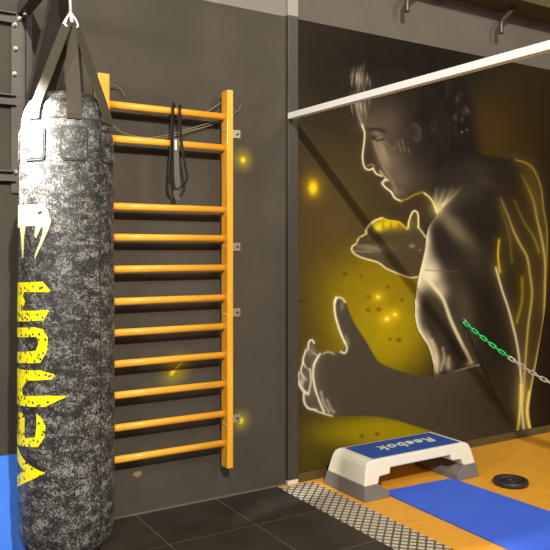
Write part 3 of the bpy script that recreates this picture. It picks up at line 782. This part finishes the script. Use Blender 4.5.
# printed word on the tread
cu = bpy.data.curves.new('lettering', 'FONT'); cu.body = 'Reebok'; cu.size = .13; cu.align_x = 'CENTER'; cu.align_y = 'CENTER'; cu.extrude = .0008; cu.shear = .25; cu.space_character = 1.16; cu.offset = .003
tmp = bpy.data.objects.new('tmp', cu); COL.objects.link(tmp)
bpy.context.view_layer.update()
dg = bpy.context.evaluated_depsgraph_get()
me = bpy.data.meshes.new_from_object(tmp.evaluated_get(dg)); bpy.data.objects.remove(tmp)
me.materials.clear(); me.materials.append(M_steptext)
lt = bpy.data.objects.new('lettering', me); COL.objects.link(lt)
me.transform(Matrix.Translation((3.120, -.300, .2232)) @ Matrix.Rotation(math.pi, 4, 'Z') @ Matrix.Diagonal((1.0, .95, 1, 1)))
lt.parent = stp; lt.matrix_parent_inverse = Matrix.Translation(stp.location).inverted()

# ------------------------------------------------------------------ weight plate
wp = empty('weight_plate', (3.585, -.725, 0), 'small black iron weight plate lying on the orange floor beside the blue mat', 'weight plate')
bm = bmesh.new()
lathe(bm, [(.016, .004), (.016, .030), (.034, .031), (.038, .026), (.045, .020), (.072, .020), (.078, .026), (.083, .033), (.098, .034), (.104, .030), (.106, .022), (.106, .010), (.103, .003), (.096, .001), (.03, .001), (.016, .004)], 48)
from_bm('disc', bm, M_iron, wp, smooth=True)
# raised cast marks
for a0 in (60, 240):
    bm = bmesh.new()
    pts = [(.060*math.cos(R_(a0+k*9)), .060*math.sin(R_(a0+k*9)), .021) for k in range(-4, 5)]
    tube(bm, pts, .005, 8); from_bm('raised_mark', bm, M_iron, wp, smooth=True)

# ------------------------------------------------------------------ plastic chain
ch = empty('plastic_chain', (3.925, 0, .93), 'green and white plastic chain hooked to the mural wall and stretched towards the right', 'chain')
h_ = np.array([.06, -.998]); ctrl = [(0, .930), (.1, .871), (.2, .815), (.3, .763), (.4, .715), (.5, .671), (.6, .631), (.7, .596), (.8, .566), (.9, .541), (1., .521), (1.15, .503), (1.35, .50), (1.6, .53), (1.9, .60)]
path = smooth_path([(3.925+h_[0]*s, -.012+h_[1]*s, z) for s, z in ctrl], 24)
path = [Vector(p) for p in path]
acc = [0.]
for a, b in zip(path, path[1:]): acc.append(acc[-1]+(b-a).length)
def at_len(s):
    for i in range(len(acc)-1):
        if acc[i+1] >= s: f = (s-acc[i])/(acc[i+1]-acc[i]); return path[i].lerp(path[i+1], f), (path[i+1]-path[i]).normalized()
    return path[-1], (path[-1]-path[-2]).normalized()
def link_mesh(mat):
    bm = bmesh.new(); L_, Wd, r = .056, .0105, .0042; pts = []
    for k in range(9): a = -math.pi/2+math.pi*k/8; pts.append((L_/2-Wd+Wd*math.cos(a), Wd*math.sin(a), 0))
    for k in range(9): a = math.pi/2+math.pi*k/8; pts.append((-L_/2+Wd+Wd*math.cos(a), Wd*math.sin(a), 0))
    tube(bm, pts, r, 8, closed=True)
    bmesh.ops.recalc_face_normals(bm, faces=bm.faces[:])
    me = bpy.data.meshes.new('link'); bm.to_mesh(me); bm.free(); me.materials.append(mat)
    for p in me.polygons: p.use_smooth = True
    return me
lg, lw = link_mesh(M_green), link_mesh(M_linkwhite)
pitch = .0445; s = .022; i = 0
while s < acc[-1]-.03:
    p, t = at_len(s); a, b = frame_of(t)
    ang = R_(40 if i % 2 else 130); u = a*math.cos(ang)+b*math.sin(ang); v = t.cross(u)
    o = bpy.data.objects.new('link', lg if s < .435 else lw); COL.objects.link(o)
    Mx = Matrix((t, u, v)).transposed().to_4x4(); Mx.translation = p-ch.location
    o.parent = ch; o.matrix_local = Mx
    o['label'] = 'green link' if s < .435 else 'white link'
    s += pitch; i += 1
bm = bmesh.new(); tube(bm, smooth_path([(0, .004, .02), (0, -.014, .02), (0, -.026, .008), (0, -.018, -.006), (0, -.008, -.004)], 5), .004, 8)
from_bm('wall_hook', bm, M_bolt, ch, smooth=True)

# ------------------------------------------------------------------ white bar and the pipe hooks overhead
bm = bmesh.new()
for v in box(bm, (2.388, -3.6, 2.266), (2.428, -.023, 2.303)): v.co.z += .0135*v.co.y
wb = from_bm('overhead_bar', bm, M_white_bar, None, bevel=.002)
tag(wb, 'white square bar running from the pillar across the top of the mural', 'bar')
def pipe_hook(x, y, zb, label):
    bm = bmesh.new()
    tube(bm, smooth_path([(x, y, zb), (x, y, zb+.075), (x+.015, y, zb+.105), (x+.05, y-.006, zb+.14), (x+.13, y-.015, 3.272)], 6), .0175, 12)
    o = from_bm('pipe_hook', bm, M_pipe, None, smooth=True); tag(o, label, 'hook', 'hooks under the beam')
pipe_hook(4.205, -.11, 3.056, 'bent brown pipe hook under the beam, right one above the white bar')
pipe_hook(3.285, -.11, 3.058, 'bent brown pipe hook at the top edge, left one above the white bar')

# ------------------------------------------------------------------ light
def lamp(name, kind, loc, energy, col, size=.05, target=None, cone=None, blend=.4):
    d = bpy.data.lights.new(name, kind); d.energy = energy; d.color = col
    if kind == 'AREA': d.shape = 'DISK'; d.size = size
    else: d.shadow_soft_size = size
    o = bpy.data.objects.new(name, d); o.location = loc; COL.objects.link(o)
    if target is not None:
        o.rotation_euler = (Vector(target)-Vector(loc)).to_track_quat('-Z', 'Y').to_euler()
    if cone: d.spot_size = R_(cone); d.spot_blend = blend
    return o
WARM = (1., .94, .82)
lamp('ceiling_lamp', 'POINT', (-.3, -6.8, 5.05), 2000, WARM, .05)
lamp('bag_spot', 'SPOT', (-.05, -.90, 2.58), 1350, (1., .97, .92), .05, (.73, -.865, 1.80), 25, .9)
lamp('side_fill', 'AREA', (-2.4, -2.2, 2.9), 75, (1., .95, .86), .5, (2., -1., 1.5))  # added fill without a fixture, brightens left-facing sides and the white bar
lamp('rear_fill', 'AREA', (3.6, -4.2, 4.2), 70, WARM, 1.4, (3.6, -1., 1.))  # added broad soft fill for the mural side, not an actual lamp
w = bpy.data.worlds.new('room'); scene.world = w; w.use_nodes = True
bg = w.node_tree.nodes['Background']; bg.inputs[0].default_value = (1., .95, .87, 1.); bg.inputs[1].default_value = .13

# ------------------------------------------------------------------ camera
cd = bpy.data.cameras.new('camera'); cam = bpy.data.objects.new('camera', cd); COL.objects.link(cam)
cam.location = tuple(CAM); cam.rotation_euler = (math.pi/2, 0, -YAW)
cd.sensor_width = 36.; cd.lens = FPX/550*36.; cd.shift_y = -(275-HY)/550
scene.camera = cam
vs_ = scene.view_settings; scene.display_settings.display_device = 'sRGB'
vs_.view_transform = 'Standard'; vs_.look = 'None'; vs_.gamma = 1.; vs_.exposure = .3; vs_.use_curve_mapping = False
